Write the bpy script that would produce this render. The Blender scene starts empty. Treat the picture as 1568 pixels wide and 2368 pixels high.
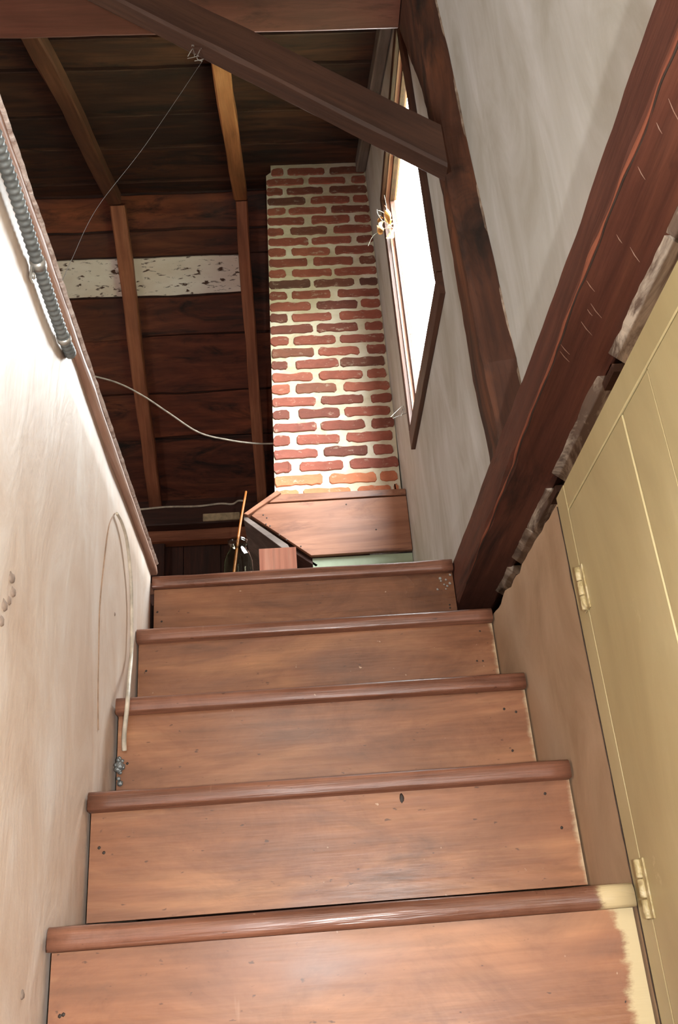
import bpy, bmesh, math, random
from mathutils import Matrix, Vector, noise

# ------------------------------------------------------------------ camera, world, lights
SC = bpy.context.scene
COL = SC.collection
cd = bpy.data.cameras.new('camera')
cam = bpy.data.objects.new('camera', cd); COL.objects.link(cam)
cd.sensor_fit = 'VERTICAL'; cd.sensor_height = 24.0; cd.lens = 24.0*2134.48/2368
cd.clip_start = 0.02
CAMP = Vector((0.348, -2.106, -0.906))
yaw, pitch, roll = 0.0601922, 0.4623887, -0.0814410
F0 = Vector((math.sin(yaw), math.cos(yaw), 0)); R0v = Vector((math.cos(yaw), -math.sin(yaw), 0)); U0 = Vector((0, 0, 1))
FW = F0*math.cos(pitch)+U0*math.sin(pitch); UP = -F0*math.sin(pitch)+U0*math.cos(pitch)
RT = R0v*math.cos(roll)+UP*math.sin(roll); UP2 = -R0v*math.sin(roll)+UP*math.cos(roll)
cm = Matrix((RT, UP2, -FW)).transposed().to_4x4(); cm.translation = CAMP
cam.matrix_world = cm
SC.camera = cam

w = bpy.data.worlds.new('overcast_sky'); SC.world = w; w.use_nodes = True
bgn = w.node_tree.nodes['Background']
bgn.inputs['Color'].default_value = (0.93, 0.97, 1.0, 1)
bgn.inputs['Strength'].default_value = 66.0

def area(name, loc, direction, sx, sy, power, color=(1, 1, 1)):
    l = bpy.data.lights.new(name, 'AREA'); l.shape = 'RECTANGLE'; l.size = sx; l.size_y = sy
    l.energy = power; l.color = color
    o = bpy.data.objects.new(name, l); COL.objects.link(o); o.location = loc
    o.rotation_euler = Vector(direction).to_track_quat('-Z', 'Y').to_euler()
    return o
# the camera's flash, to the right of the lens when the camera is held upright
fl = bpy.data.lights.new('camera_flash', 'SPOT'); fl.energy = 68.0; fl.color = (1.0, 0.985, 0.965)
fl.shadow_soft_size = 0.012; fl.spot_size = math.radians(110); fl.spot_blend = 0.35
flo = bpy.data.objects.new('camera_flash', fl); COL.objects.link(flo)
fm = cm.copy(); fm.translation = CAMP+RT*0.10+UP2*0.0; flo.matrix_world = fm
# added fill lamp at the foot of the stairs, unseen behind the camera
fill = area('hall_light', (0.40, -3.0, 0.2), (0, 1, 0.05), 0.7, 1.2, 12.0, (1.0, 0.95, 0.87))
# daylight from the window in the opposite gable, out of the photograph
att = area('far_gable_daylight', (-2.95, -1.7, 1.0), (1, 0, 0.0), 0.9, 0.9, 50.0, (1.0, 0.95, 0.86))
# skylight portal in the gable window
por = area('window_portal', (0.935, 0.62, 1.62), (-1, 0, 0), 0.9, 1.2, 1.0); por.data.cycles.is_portal = True

SC.view_settings.view_transform = 'Standard'; SC.view_settings.look = 'None'
SC.view_settings.exposure = 0.0; SC.view_settings.gamma = 1.0
SC.view_settings.use_curve_mapping = False

random.seed(7)
# ------------------------------------------------------------------ helpers
def lin(c):
    return tuple(((x/255)/12.92 if x/255 <= 0.04045 else ((x/255+0.055)/1.055)**2.4) for x in c)+(1.0,)
def new_mat(name):
    m = bpy.data.materials.new(name); m.use_nodes = True
    nt = m.node_tree
    return m, nt, nt.nodes['Principled BSDF']
def N(nt, t, **kw):
    n = nt.nodes.new(t)
    for k, v in kw.items(): setattr(n, k, v)
    return n
def coords(nt, scale, rand=True, rot=(0, 0, 0)):
    tc = N(nt, 'ShaderNodeTexCoord'); mp = N(nt, 'ShaderNodeMapping')
    mp.inputs['Scale'].default_value = scale; mp.inputs['Rotation'].default_value = rot
    src = tc.outputs['Object']
    if rand:
        oi = N(nt, 'ShaderNodeObjectInfo'); mu = N(nt, 'ShaderNodeMath', operation='MULTIPLY')
        mu.inputs[1].default_value = 53.0; nt.links.new(oi.outputs['Random'], mu.inputs[0])
        ad = N(nt, 'ShaderNodeVectorMath', operation='ADD')
        nt.links.new(src, ad.inputs[0]); nt.links.new(mu.outputs[0], ad.inputs[1]); src = ad.outputs[0]
    nt.links.new(src, mp.inputs['Vector'])
    return mp.outputs['Vector']
def noi(nt, vec, scale=1.0, detail=5.0, rough=0.6, dist=0.0):
    n = N(nt, 'ShaderNodeTexNoise'); n.inputs['Scale'].default_value = scale; n.inputs['Detail'].default_value = detail
    n.inputs['Roughness'].default_value = rough; n.inputs['Distortion'].default_value = dist
    nt.links.new(vec, n.inputs['Vector']); return n.outputs['Fac']
def ramp(nt, fac, stops):
    r = N(nt, 'ShaderNodeValToRGB'); e = r.color_ramp.elements
    while len(e) < len(stops): e.new(0.5)
    for i, (p, c) in enumerate(stops): e[i].position = p; e[i].color = c
    nt.links.new(fac, r.inputs['Fac']); return r.outputs['Color']
def g(v): return (v, v, v, 1)
def mix(nt, fac, a, b, mode='MIX'):
    m = N(nt, 'ShaderNodeMix', data_type='RGBA', blend_type=mode)
    if isinstance(fac, float): m.inputs[0].default_value = fac
    else: nt.links.new(fac, m.inputs[0])
    for s, v in ((6, a), (7, b)):
        if isinstance(v, tuple): m.inputs[s].default_value = v
        else: nt.links.new(v, m.inputs[s])
    return m.outputs[2]
def bump(nt, bs, h, strength=0.3, dist=0.01):
    b = N(nt, 'ShaderNodeBump'); b.inputs['Strength'].default_value = strength; b.inputs['Distance'].default_value = dist
    nt.links.new(h, b.inputs['Height']); nt.links.new(b.outputs['Normal'], bs.inputs['Normal'])

def wood(name, dark, mid, light, rough=0.55, fine=1.0, stain=None, stain_at=(0.56, 0.68), bstr=0.3, spread=(0.30, 0.5, 0.72), tint=0.12, pore=0.35, stain_scale=1.0, vary=None, dots=False):
    """grain runs along each mesh's own X axis"""
    m, nt, bs = new_mat(name)
    v1 = coords(nt, (1.3, 16*fine, 16*fine)); v2 = coords(nt, (4, 90*fine, 90*fine)); v3 = coords(nt, (1.6, 4.5, 4.5))
    a = noi(nt, v1, 1.0, 5, 0.6, 1.2); b = noi(nt, v2, 1.0, 3, 0.6); c = noi(nt, v3, 1.0, 4, 0.55, 0.6)
    mx = N(nt, 'ShaderNodeMath', operation='MULTIPLY_ADD'); nt.links.new(c, mx.inputs[0]); mx.inputs[1].default_value = 0.45
    m2 = N(nt, 'ShaderNodeMath', operation='MULTIPLY'); nt.links.new(a, m2.inputs[0]); m2.inputs[1].default_value = 0.55
    nt.links.new(m2.outputs[0], mx.inputs[2])
    col = ramp(nt, mx.outputs[0], [(spread[0], lin(dark)), (spread[1], lin(mid)), (spread[2], lin(light))])
    pr_ = ramp(nt, b, [(0.35, g(1-pore)), (0.6, g(1.0))])
    col = mix(nt, 1.0, col, pr_, 'MULTIPLY')
    oi = N(nt, 'ShaderNodeObjectInfo')
    tn = ramp(nt, oi.outputs['Random'], [(0, g(1-tint)), (1, g(1+tint))]) if not vary else ramp(nt, oi.outputs['Random'], vary)
    col = mix(nt, 1.0, col, tn, 'MULTIPLY')
    if stain:
        vs = coords(nt, (1.5*stain_scale, 6*stain_scale, 6*stain_scale)); s = noi(nt, vs, 1.0, 6, 0.7, 1.0)
        sf = ramp(nt, s, [(stain_at[0], g(0)), (stain_at[1], g(1))])
        col = mix(nt, sf, col, lin(stain))
    if dots:
        bl = noi(nt, coords(nt, (5, 7, 7)), 1.0, 6, 0.75, 0.8)
        col = mix(nt, 1.0, col, ramp(nt, bl, [(0.32, (0.78, 0.74, 0.72, 1)), (0.5, g(1.0)), (0.7, (1.12, 1.14, 1.14, 1))]), 'MULTIPLY')
        d1 = noi(nt, coords(nt, (60, 130, 130)), 1.0, 2, 0.5); col = mix(nt, ramp(nt, d1, [(0.71, g(0)), (0.76, g(0.7))]), col, lin((70, 46, 34)))
        d2 = noi(nt, coords(nt, (70, 70, 70)), 1.0, 2, 0.5); col = mix(nt, ramp(nt, d2, [(0.76, g(0)), (0.80, g(0.8))]), col, lin((206, 176, 150)))
        d3 = noi(nt, coords(nt, (60, 7, 7), True, (0, 0.5, 0)), 1.0, 2, 0.5); col = mix(nt, ramp(nt, d3, [(0.74, g(0)), (0.80, g(0.30))]), col, lin((200, 160, 130)))
    nt.links.new(col, bs.inputs['Base Color'])
    rr = ramp(nt, c, [(0.3, g(max(0.05, rough-0.13))), (0.7, g(min(1, rough+0.15)))])
    nt.links.new(rr, bs.inputs['Roughness'])
    hb = N(nt, 'ShaderNodeMath', operation='ADD'); nt.links.new(a, hb.inputs[0]); nt.links.new(b, hb.inputs[1])
    bump(nt, bs, hb.outputs[0], bstr, 0.004)
    m['out'] = 1
    return m
def plaster(name, c0, c1, c2, scale=(3, 3, 3), rough=0.75, bstr=0.35, fine=(40, 40, 40), speck=None, stops=(0.3, 0.5, 0.7), bd=0.01):
    m, nt, bs = new_mat(name)
    a = noi(nt, coords(nt, scale, False), 1.0, 6, 0.6, 0.7); b = noi(nt, coords(nt, fine, False), 1.0, 4, 0.6)
    col = ramp(nt, a, [(stops[0], lin(c0)), (stops[1], lin(c1)), (stops[2], lin(c2))])
    if speck:
        s = noi(nt, coords(nt, (14, 14, 14), False), 1.0, 5, 0.7)
        col = mix(nt, ramp(nt, s, [(0.66, g(0)), (0.74, g(1))]), col, lin(speck))
    nt.links.new(col, bs.inputs['Base Color']); bs.inputs['Roughness'].default_value = rough
    ad = N(nt, 'ShaderNodeMath', operation='MULTIPLY_ADD'); nt.links.new(b, ad.inputs[0]); ad.inputs[1].default_value = 0.25; nt.links.new(a, ad.inputs[2])
    bump(nt, bs, ad.outputs[0], bstr, bd)
    return m
def plain(name, c, rough=0.5, metal=0.0):
    m, nt, bs = new_mat(name)
    a = noi(nt, coords(nt, (30, 30, 30)), 1.0, 4, 0.6)
    d = tuple(int(x*0.8) for x in c)
    nt.links.new(ramp(nt, a, [(0.35, lin(d)), (0.65, lin(c))]), bs.inputs['Base Color'])
    bs.inputs['Roughness'].default_value = rough; bs.inputs['Metallic'].default_value = metal
    return m

def mk(name, bm, m, M=None, parent=None, smooth=False):
    me = bpy.data.meshes.new(name)
    bmesh.ops.recalc_face_normals(bm, faces=bm.faces)
    bm.to_mesh(me); bm.free()
    if smooth:
        for p in me.polygons: p.use_smooth = True
    if m: me.materials.append(m)
    o = bpy.data.objects.new(name, me); COL.objects.link(o)
    put(o, M, parent); return o
def put(o, M=None, parent=None):
    M = M or Matrix()
    if parent is not None:
        o.parent = parent; o.matrix_parent_inverse = WORLD[parent.name].inverted()
    o.matrix_basis = M; WORLD[o.name] = M.copy()
WORLD = {}
def empty(name, loc=(0, 0, 0)):
    o = bpy.data.objects.new(name, None); COL.objects.link(o); o.empty_display_size = 0.05
    put(o, Matrix.Translation(loc)); return o
def tag(o, label=None, cat=None, group=None, kind=None):
    if label: o['label'] = label
    if cat: o['category'] = cat
    if group: o['group'] = group
    if kind: o['kind'] = kind
    return o
def thing(name, label, cat, loc=(0, 0, 0), group=None): return tag(empty(name, loc), label, cat, group)
def box(bm, x0, x1, y0, y1, z0, z1):
    v = [bm.verts.new((x, y, z)) for x in (x0, x1) for y in (y0, y1) for z in (z0, z1)]
    for f in ((0, 1, 3, 2), (4, 6, 7, 5), (0, 4, 5, 1), (2, 3, 7, 6), (0, 2, 6, 4), (1, 5, 7, 3)): bm.faces.new([v[i] for i in f])
def loft(bm, secs, closed=False):
    rings = [[bm.verts.new(p) for p in s] for s in secs]; n = len(rings[0])
    for a, b in zip(rings, rings[1:]+(rings[:1] if closed else [])):
        for i in range(n): bm.faces.new((a[i], a[(i+1) % n], b[(i+1) % n], b[i]))
    if not closed:
        bm.faces.new(rings[0][::-1]); bm.faces.new(rings[-1])
def tube(bm, pts, r, seg=8):
    pts = [Vector(p) for p in pts]; secs = []
    for i, p in enumerate(pts):
        t = (pts[min(i+1, len(pts)-1)]-pts[max(i-1, 0)]).normalized()
        a = t.orthogonal().normalized() if i == 0 else (secs_a - t*secs_a.dot(t)).normalized()
        secs_a = a; b = t.cross(a); rr = r[i] if isinstance(r, (list, tuple)) else r
        secs.append([p+(a*math.cos(k*2*math.pi/seg)+b*math.sin(k*2*math.pi/seg))*rr for k in range(seg)])
    loft(bm, secs)
def smooth_path(ctrl, n=10):
    c = [Vector(p) for p in ctrl]; out = []
    for i in range(len(c)-1):
        p0 = c[max(i-1, 0)]; p1 = c[i]; p2 = c[i+1]; p3 = c[min(i+2, len(c)-1)]
        for k in range(n):
            t = k/n
            out.append(0.5*((2*p1)+(p2-p0)*t+(2*p0-5*p1+4*p2-p3)*t*t+(-p0+3*p1-3*p2+p3)*t**3))
    out.append(c[-1]); return out
def frame_m(p0, p1, up):
    """matrix whose X runs from p0 to p1 and whose Z lies near up"""
    p0, p1, up = Vector(p0), Vector(p1), Vector(up)
    x = (p1-p0).normalized(); y = up.cross(x).normalized(); z = x.cross(y)
    M = Matrix((x, y, z)).transposed().to_4x4(); M.translation = p0
    return M, (p1-p0).length
def timber_bm(L, w, h, seg=24, jit=0.003, ch=0.006, seed=0, bow=0.0):
    """hewn timber along local X, centred in Y, Z 0..h"""
    bm = bmesh.new(); secs = []
    for i in range(seg+1):
        x = L*i/seg; q = []
        for k, (y, z) in enumerate(((-w/2+ch, 0), (w/2-ch, 0), (w/2, ch), (w/2, h-ch), (w/2-ch, h), (-w/2+ch, h), (-w/2, h-ch), (-w/2, ch))):
            n1 = noise.noise(Vector((x*5, k//2*7.3, seed*3.1)))*jit; n2 = noise.noise(Vector((x*5+40, k//2*5.3, seed*2.7)))*jit
            n3 = noise.noise(Vector((x*1.2, seed*9.1, 3)))*bow
            q.append((x, y+n1+n3, z+n2))
        secs.append(q)
    loft(bm, secs); return bm
def timber(name, p0, p1, up, w, h, m, parent=None, **kw):
    M, L = frame_m(p0, p1, up)
    return mk(name, timber_bm(L, w, h, **kw), m, M, parent)

# ------------------------------------------------------------------ materials
M_STAIR = wood('stair_wood', (106, 68, 46), (150, 100, 69), (192, 138, 96), 0.36, 0.6, stain=(92, 64, 50), stain_at=(0.58, 0.80), bstr=0.16, pore=0.2, tint=0.05, spread=(0.34, 0.5, 0.66), dots=True)
M_NOSE = wood('tread_wood', (104, 68, 52), (138, 92, 72), (168, 120, 96), 0.36, 1.2, bstr=0.4, pore=0.3, tint=0.06, dots=True)
M_BEAM = wood('hewn_beam_wood', (66, 34, 24), (92, 50, 36), (116, 68, 48), 0.6, 0.8, stain=(52, 28, 20), bstr=0.45, pore=0.25, tint=0.03)
M_POST = wood('post_wood', (42, 25, 18), (82, 48, 32), (128, 76, 46), 0.62, 0.8, stain=(36, 24, 18), stain_at=(0.50, 0.62), bstr=0.4, pore=0.25, tint=0.03)
M_BRACE = wood('brace_wood', (54, 34, 24), (78, 50, 36), (100, 66, 46), 0.65, 0.8, bstr=0.3, pore=0.2)
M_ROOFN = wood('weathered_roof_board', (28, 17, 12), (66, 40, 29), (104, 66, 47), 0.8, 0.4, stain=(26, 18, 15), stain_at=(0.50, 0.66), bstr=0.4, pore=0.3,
              vary=[(0, (0.8, 0.82, 0.85, 1)), (0.5, (1.0, 0.96, 0.92, 1)), (1, (1.25, 1.15, 1.05, 1))])  # same wood as the far slope, with shade put into its colour
M_ROOF = wood('roof_board_wood', (44, 24, 18), (108, 57, 40), (148, 86, 60), 0.75, 0.4, stain=(30, 20, 16), stain_at=(0.50, 0.66), bstr=0.4, pore=0.3,
              vary=[(0, (0.7, 0.72, 0.75, 1)), (0.5, (1.0, 0.92, 0.85, 1)), (1, (1.25, 1.15, 1.0, 1))])
M_RAFT = wood('rafter_wood', (108, 62, 44), (154, 94, 66), (188, 124, 90), 0.65, 0.8, bstr=0.3, pore=0.2)
M_RAFT2 = wood('pale_rafter_wood', (132, 82, 52), (190, 126, 84), (214, 154, 110), 0.65, 0.8, bstr=0.3, pore=0.2)
M_RAFTD = wood('dark_rafter_wood', (64, 38, 28), (94, 56, 40), (122, 78, 56), 0.65, 0.8, bstr=0.3, pore=0.2)
M_GREYR = wood('grey_rafter_wood', (104, 96, 90), (136, 128, 122), (160, 150, 144), 0.7, 0.8, bstr=0.3, pore=0.15)
M_PURL = wood('purlin_wood', (80, 46, 35), (108, 64, 50), (134, 86, 68), 0.6, 0.6, stain=(70, 40, 30), bstr=0.3, pore=0.18)
M_PINE = wood('chimney_box_wood', (106, 66, 47), (150, 101, 76), (182, 130, 102), 0.5, 0.5, stain=(92, 56, 42), stain_at=(0.50, 0.66), bstr=0.15, pore=0.12, tint=0.04)
M_LUM = wood('sawn_lumber', (196, 126, 106), (228, 162, 140), (242, 190, 168), 0.6, 1.6, bstr=0.3, pore=0.15)
M_DARK = wood('dark_wood', (44, 26, 20), (72, 40, 30), (96, 54, 40), 0.7, 0.7, bstr=0.3)
M_GREYB = wood('grey_edge_wood', (74, 62, 56), (104, 90, 82), (140, 126, 118), 0.6, 0.8, bstr=0.25, pore=0.15)
M_CASE = wood('window_casing_wood', (52, 32, 24), (84, 52, 38), (110, 72, 54), 0.55, 0.9, bstr=0.3, pore=0.2)
M_REVEAL = wood('window_jamb_wood', (150, 104, 84), (192, 142, 118), (214, 170, 146), 0.55, 0.9, bstr=0.2, pore=0.1)
M_TRIM = wood('worn_trim_wood', (110, 74, 56), (164, 126, 106), (206, 180, 164), 0.55, 1.6, bstr=0.3, pore=0.15)
M_LEFT = plaster('left_wall_plaster', (206, 182, 162), (220, 202, 186), (234, 224, 214), (3, 7, 3.4), 0.48, 0.45, (26, 34, 20))
M_GABLE = plaster('gable_plaster', (180, 175, 163), (200, 197, 190), (216, 214, 211), (2.5, 6, 2.0), 0.8, 0.3, (60, 90, 24), bd=0.006)
M_STAIRW = plaster('stair_wall_plaster', (172, 144, 114), (194, 166, 136), (208, 184, 156), (3, 4, 3), 0.7, 0.25, (30, 50, 20))
M_LUMP = plaster('broken_plaster', (84, 66, 54), (136, 116, 98), (186, 168, 150), (14, 16, 14), 0.85, 0.8, (70, 70, 70))
M_OLIVE = plaster('olive_paint', (176, 160, 118), (192, 177, 132), (204, 190, 146), (2, 5, 1.2), 0.42, 0.12, (8, 60, 6), speck=(206, 192, 150))
M_OLIVED = plaster('worn_hinge_paint', (128, 106, 66), (184, 166, 120), (214, 200, 164), (60, 60, 60), 0.45, 0.3, (120, 120, 120))
M_MORT = plaster('lime_mortar', (186, 170, 138), (212, 200, 174), (228, 220, 204), (5, 5, 7), 0.85, 0.7, (60, 60, 60))
M_GREEN = plaster('pale_green_paint', (140, 152, 124), (158, 170, 144), (172, 182, 158), (3, 3, 3), 0.5, 0.15)
M_FLOOR = wood('floor_wood', (80, 50, 36), (116, 74, 52), (140, 94, 68), 0.6, 0.7)
M_STEEL = plain('galvanised_steel', (132, 138, 138), 0.5, 0.35)
M_CLAMP = plain('bright_clamp_steel', (206, 206, 200), 0.35, 0.6)
M_CORD = plain('painted_cord', (226, 214, 194), 0.5)
M_SAG = plain('grey_cord', (176, 164, 150), 0.6)
M_DUSTY = plain('cobweb_dust', (170, 164, 156), 0.9)
M_WEB = plain('old_cobweb', (112, 104, 98), 0.9)
M_NAIL = plain('rusty_nail', (58, 44, 36), 0.6)
M_AMBER = wood('amber_wood', (112, 62, 22), (154, 88, 34), (184, 116, 52), 0.4, 1.0, bstr=0.1)
M_LEAFY = plain('dry_amber_scrap', (202, 140, 76), 0.7)
M_PALE = plain('pale_batten_paint', (206, 186, 150), 0.6)

# cream paint that strays over the right ends of the stair boards
def add_edge_paint(m, xmin, c, amt=0.03):
    nt = m.node_tree; bs = nt.nodes['Principled BSDF']
    old = bs.inputs['Base Color'].links[0].from_socket
    tc = N(nt, 'ShaderNodeTexCoord'); sx = N(nt, 'ShaderNodeSeparateXYZ'); nt.links.new(tc.outputs['Object'], sx.inputs[0])
    n_ = noi(nt, coords(nt, (7, 18, 18)), 1.0, 6, 0.7)
    ma = N(nt, 'ShaderNodeMath', operation='MULTIPLY_ADD'); nt.links.new(n_, ma.inputs[0]); ma.inputs[1].default_value = amt*3; nt.links.new(sx.outputs['X'], ma.inputs[2])
    f = ramp(nt, ma.outputs[0], [(xmin+amt*1.5-0.004, g(0)), (xmin+amt*1.5+0.004, g(1))])
    nt.links.new(mix(nt, f, old, lin(c)), bs.inputs['Base Color'])
M_STAIRP = M_STAIR.copy(); M_STAIRP.name = 'stair_wood_cream_edge'; add_edge_paint(M_STAIRP, 0.781, (206, 186, 150), 0.012)
M_STAIRP1 = M_STAIR.copy(); M_STAIRP1.name = 'stair_wood_wide_cream_edge'; add_edge_paint(M_STAIRP1, 0.758, (206, 188, 146), 0.022)
M_NOSEP = M_NOSE.copy(); M_NOSEP.name = 'tread_wood_cream_end'; add_edge_paint(M_NOSEP, 0.735, (204, 184, 142), 0.02)

# whitewashed roof board with dark flecks
def flecked():
    m, nt, bs = new_mat('flecked_whitewash')
    a = noi(nt, coords(nt, (3, 6, 6), False), 1, 5, 0.6)
    col = ramp(nt, a, [(0.3, lin((232, 216, 202))), (0.7, lin((250, 242, 234)))])
    f = noi(nt, coords(nt, (14, 40, 40), False, (0, 0, 0.25)), 1, 4, 0.6, 0.4)
    col = mix(nt, ramp(nt, f, [(0.57, g(0)), (0.64, g(1))]), col, lin((84, 58, 44)))
    nt.links.new(col, bs.inputs['Base Color']); bs.inputs['Roughness'].default_value = 0.8
    bump(nt, bs, f, -0.3, 0.004); return m
M_WHITE = flecked()
def brick_mat(name, stops, tone=0.5):
    m, nt, bs = new_mat(name)
    oi = N(nt, 'ShaderNodeObjectInfo')
    base = ramp(nt, oi.outputs['Random'], stops)
    a = noi(nt, coords(nt, (14, 14, 22)), 1, 5, 0.65)
    col = mix(nt, 1.0, base, ramp(nt, a, [(0.25, g(0.72)), (0.7, g(1.12))]), 'MULTIPLY')
    b = noi(nt, coords(nt, (22, 22, 40)), 1, 6, 0.75)
    col = mix(nt, ramp(nt, b, [(0.57, g(0)), (0.72, g(0.7))]), col, lin((204, 188, 166)))
    nt.links.new(col, bs.inputs['Base Color']); bs.inputs['Roughness'].default_value = 0.85
    bump(nt, bs, b, 0.5, 0.004); return m
M_BRICK = brick_mat('red_brick', [(0, lin((112, 64, 52))), (0.3, lin((142, 78, 62))), (0.65, lin((158, 88, 70))), (0.85, lin((136, 76, 64))), (1, lin((168, 98, 76)))])
M_BRICKD = brick_mat('burnt_brick', [(0, lin((100, 64, 54))), (0.5, lin((122, 74, 58))), (1, lin((136, 86, 66)))])
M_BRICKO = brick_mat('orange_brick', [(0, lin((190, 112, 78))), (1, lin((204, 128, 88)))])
def glass(name, tint):
    m = bpy.data.materials.new(name); m.use_nodes = True; nt = m.node_tree; nt.nodes.clear()
    out = N(nt, 'ShaderNodeOutputMaterial'); mx = N(nt, 'ShaderNodeMixShader'); tr = N(nt, 'ShaderNodeBsdfTransparent'); gl = N(nt, 'ShaderNodeBsdfGlossy')
    fr = N(nt, 'ShaderNodeFresnel'); fr.inputs['IOR'].default_value = 1.45
    tr.inputs['Color'].default_value = tint; gl.inputs['Roughness'].default_value = 0.03
    ge = N(nt, 'ShaderNodeNewGeometry'); iv = N(nt, 'ShaderNodeMath', operation='SUBTRACT'); iv.inputs[0].default_value = 1.0; nt.links.new(ge.outputs['Backfacing'], iv.inputs[1])
    mu = N(nt, 'ShaderNodeMath', operation='MULTIPLY'); nt.links.new(fr.outputs[0], mu.inputs[0]); nt.links.new(iv.outputs[0], mu.inputs[1])   # one reflection per pane, at its outer face
    nt.links.new(mu.outputs[0], mx.inputs[0]); nt.links.new(tr.outputs[0], mx.inputs[1]); nt.links.new(gl.outputs[0], mx.inputs[2])
    nt.links.new(mx.outputs[0], out.inputs['Surface']); return m
M_GLASS = glass('window_glass', (0.97, 0.98, 0.97, 1)); M_JUG = glass('jug_glass', (0.80, 0.80, 0.74, 1))

# ------------------------------------------------------------------ the setting
XG = 0.87          # inner face of the gable wall
XW = 0.787         # plaster wall beside the stairs
GRID_T, GRID_R = 0.194475, 0.206104

# ground outdoors, raised into an unseen bank added to cut low window light
bm = bmesh.new(); gy = [-30+60*i/24 for i in range(25)]; gx = [(0.93, -3.1), (3.5, -2.8), (6, -1.2), (9, 1.6), (14, 4.0), (30, 5.0)]
gv = [[bm.verts.new((x, y, z+(0.5*noise.noise(Vector((x*0.4, y*0.3, 0))) if x > 3 else 0))) for x, z in gx] for y in gy]
for a, b in zip(gv, gv[1:]):
    for i in range(len(gx)-1): bm.faces.new((a[i], a[i+1], b[i+1], b[i]))
tag(mk('ground', bm, plain('wooded_bank_green', (92, 98, 72), 0.9)), kind='structure')

# left wall of the stairwell; its plaster top edge slopes very slightly
bm = bmesh.new()
ys = [-3.2+0.1*i for i in range(33)]; zs = [-1.44+0.08*i for i in range(19)]
def ztop(y): return 0.012-0.0515*min(y, 0.0)
grid = {}
for i, y in enumerate(ys):
    for k in range(20):
        z = -1.44+(ztop(y)+1.44)*k/19
        d = noise.noise(Vector((y*2.1, z*2.3, 1.7)))*0.006+noise.noise(Vector((y*7, z*7, 4.7)))*0.0016
        grid[i, k] = bm.verts.new((d, min(y, 0.0), z))
back = {}
for i, y in enumerate(ys):
    for k in (0, 19): back[i, k] = bm.verts.new((-0.1, min(y, 0.0), -1.44 if k == 0 else ztop(y)))
for i in range(32):
    for k in range(19): bm.faces.new((grid[i, k], grid[i+1, k], grid[i+1, k+1], grid[i, k+1]))
    bm.faces.new((grid[i, 19], grid[i+1, 19], back[i+1, 19], back[i, 19])); bm.faces.new((back[i, 0], back[i, 19], back[i+1, 19], back[i+1, 0]))
    bm.faces.new((grid[i, 0], back[i, 0], back[i+1, 0], grid[i+1, 0]))
bm.faces.new([grid[32, k] for k in range(20)]+[back[32, 19], back[32, 0]])
bm.faces.new([grid[0, k] for k in range(20)]+[back[0, 19], back[0, 0]])
wall_left = tag(mk('wall_left', bm, M_LEFT, smooth=False), kind='structure')
for p in wall_left.data.polygons:
    if abs(p.normal.x) > 0.8: p.use_smooth = True
# small dark plugged holes in the left wall
for (y, z, r) in ((-1.043, -0.441, 0.008), (-1.033, -0.456, 0.007), (-1.045, -0.472, 0.006), (-1.062, -0.485, 0.008), (-1.068, -0.507, 0.007), (-0.399, -0.249, 0.004), (-0.855, -0.901, 0.006)):
    bm = bmesh.new(); bmesh.ops.create_icosphere(bm, subdivisions=2, radius=r)
    for v in bm.verts:
        v.co *= 1+0.35*noise.noise(v.co*180+Vector((y*9, z*9, 0))); v.co.x *= 0.55
    d = noise.noise(Vector((y*2.1, z*2.3, 1.7)))*0.006
    mk('wall_plug', bm, plain('plug', (160, 140, 126), 0.8) if 'plug' not in bpy.data.materials else bpy.data.materials['plug'], Matrix.Translation((d, y, z)), wall_left, True)
# hairline seam in the plaster
bm = bmesh.new()
tube(bm, [(noise.noise(Vector((p.y*2.1, p.z*2.3, 1.7)))*0.006+0.0002, p.y, p.z) for p in smooth_path([(0, -0.44, -0.05), (0, -0.485, -0.10), (0, -0.51, -0.178), (0, -0.529, -0.281), (0, -0.522, -0.36), (0, -0.513, -0.436), (0, -0.50, -0.50)], 12)], 0.0016, 6)
mk('plaster_seam', bm, plain('seam_shadow', (176, 146, 122), 0.8), None, wall_left)

# gable wall with the window hole
WY0, WY1, WZ0, WZ1 = 0.19, 1.055, 1.035, 2.27
RN = math.radians(24); RF = math.radians(36)
YR, ZR = 1.9, 3.155            # ridge of the rafters' undersides
def zroof(y, off=0.0):
    return (ZR+(y-YR)*math.tan(RN)+off/math.cos(RN)) if y < YR else (ZR-(y-YR)*math.tan(RF)+off/math.cos(RF))
bm = bmesh.new(); T = 0.05
def prism(bm, poly, x0, x1):
    a = [bm.verts.new((x0, y, z)) for y, z in poly]; b = [bm.verts.new((x1, y, z)) for y, z in poly]; n = len(poly)
    bm.faces.new(a); bm.faces.new(b[::-1])
    for i in range(n): bm.faces.new((a[i], b[i], b[(i+1) % n], a[(i+1) % n]))
top = 0.078
prism(bm, [(-3.3, -0.005), (WY0, -0.005), (WY0, zroof(WY0, top)), (-3.3, zroof(-3.3, top))], XG, XG+T)
prism(bm, [(WY0, -0.005), (WY1, -0.005), (WY1, WZ0), (WY0, WZ0)], XG, XG+T)
prism(bm, [(WY0, WZ1), (WY1, WZ1), (WY1, zroof(WY1, top)), (WY0, zroof(WY0, top))], XG, XG+T)
prism(bm, [(WY1, -0.005), (3.6, -0.005), (3.6, zroof(3.6, top)), (YR, zroof(YR, top)), (WY1, zroof(WY1, top))], XG, XG+T)
tag(mk('wall_gable', bm, M_GABLE), kind='structure')

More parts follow.
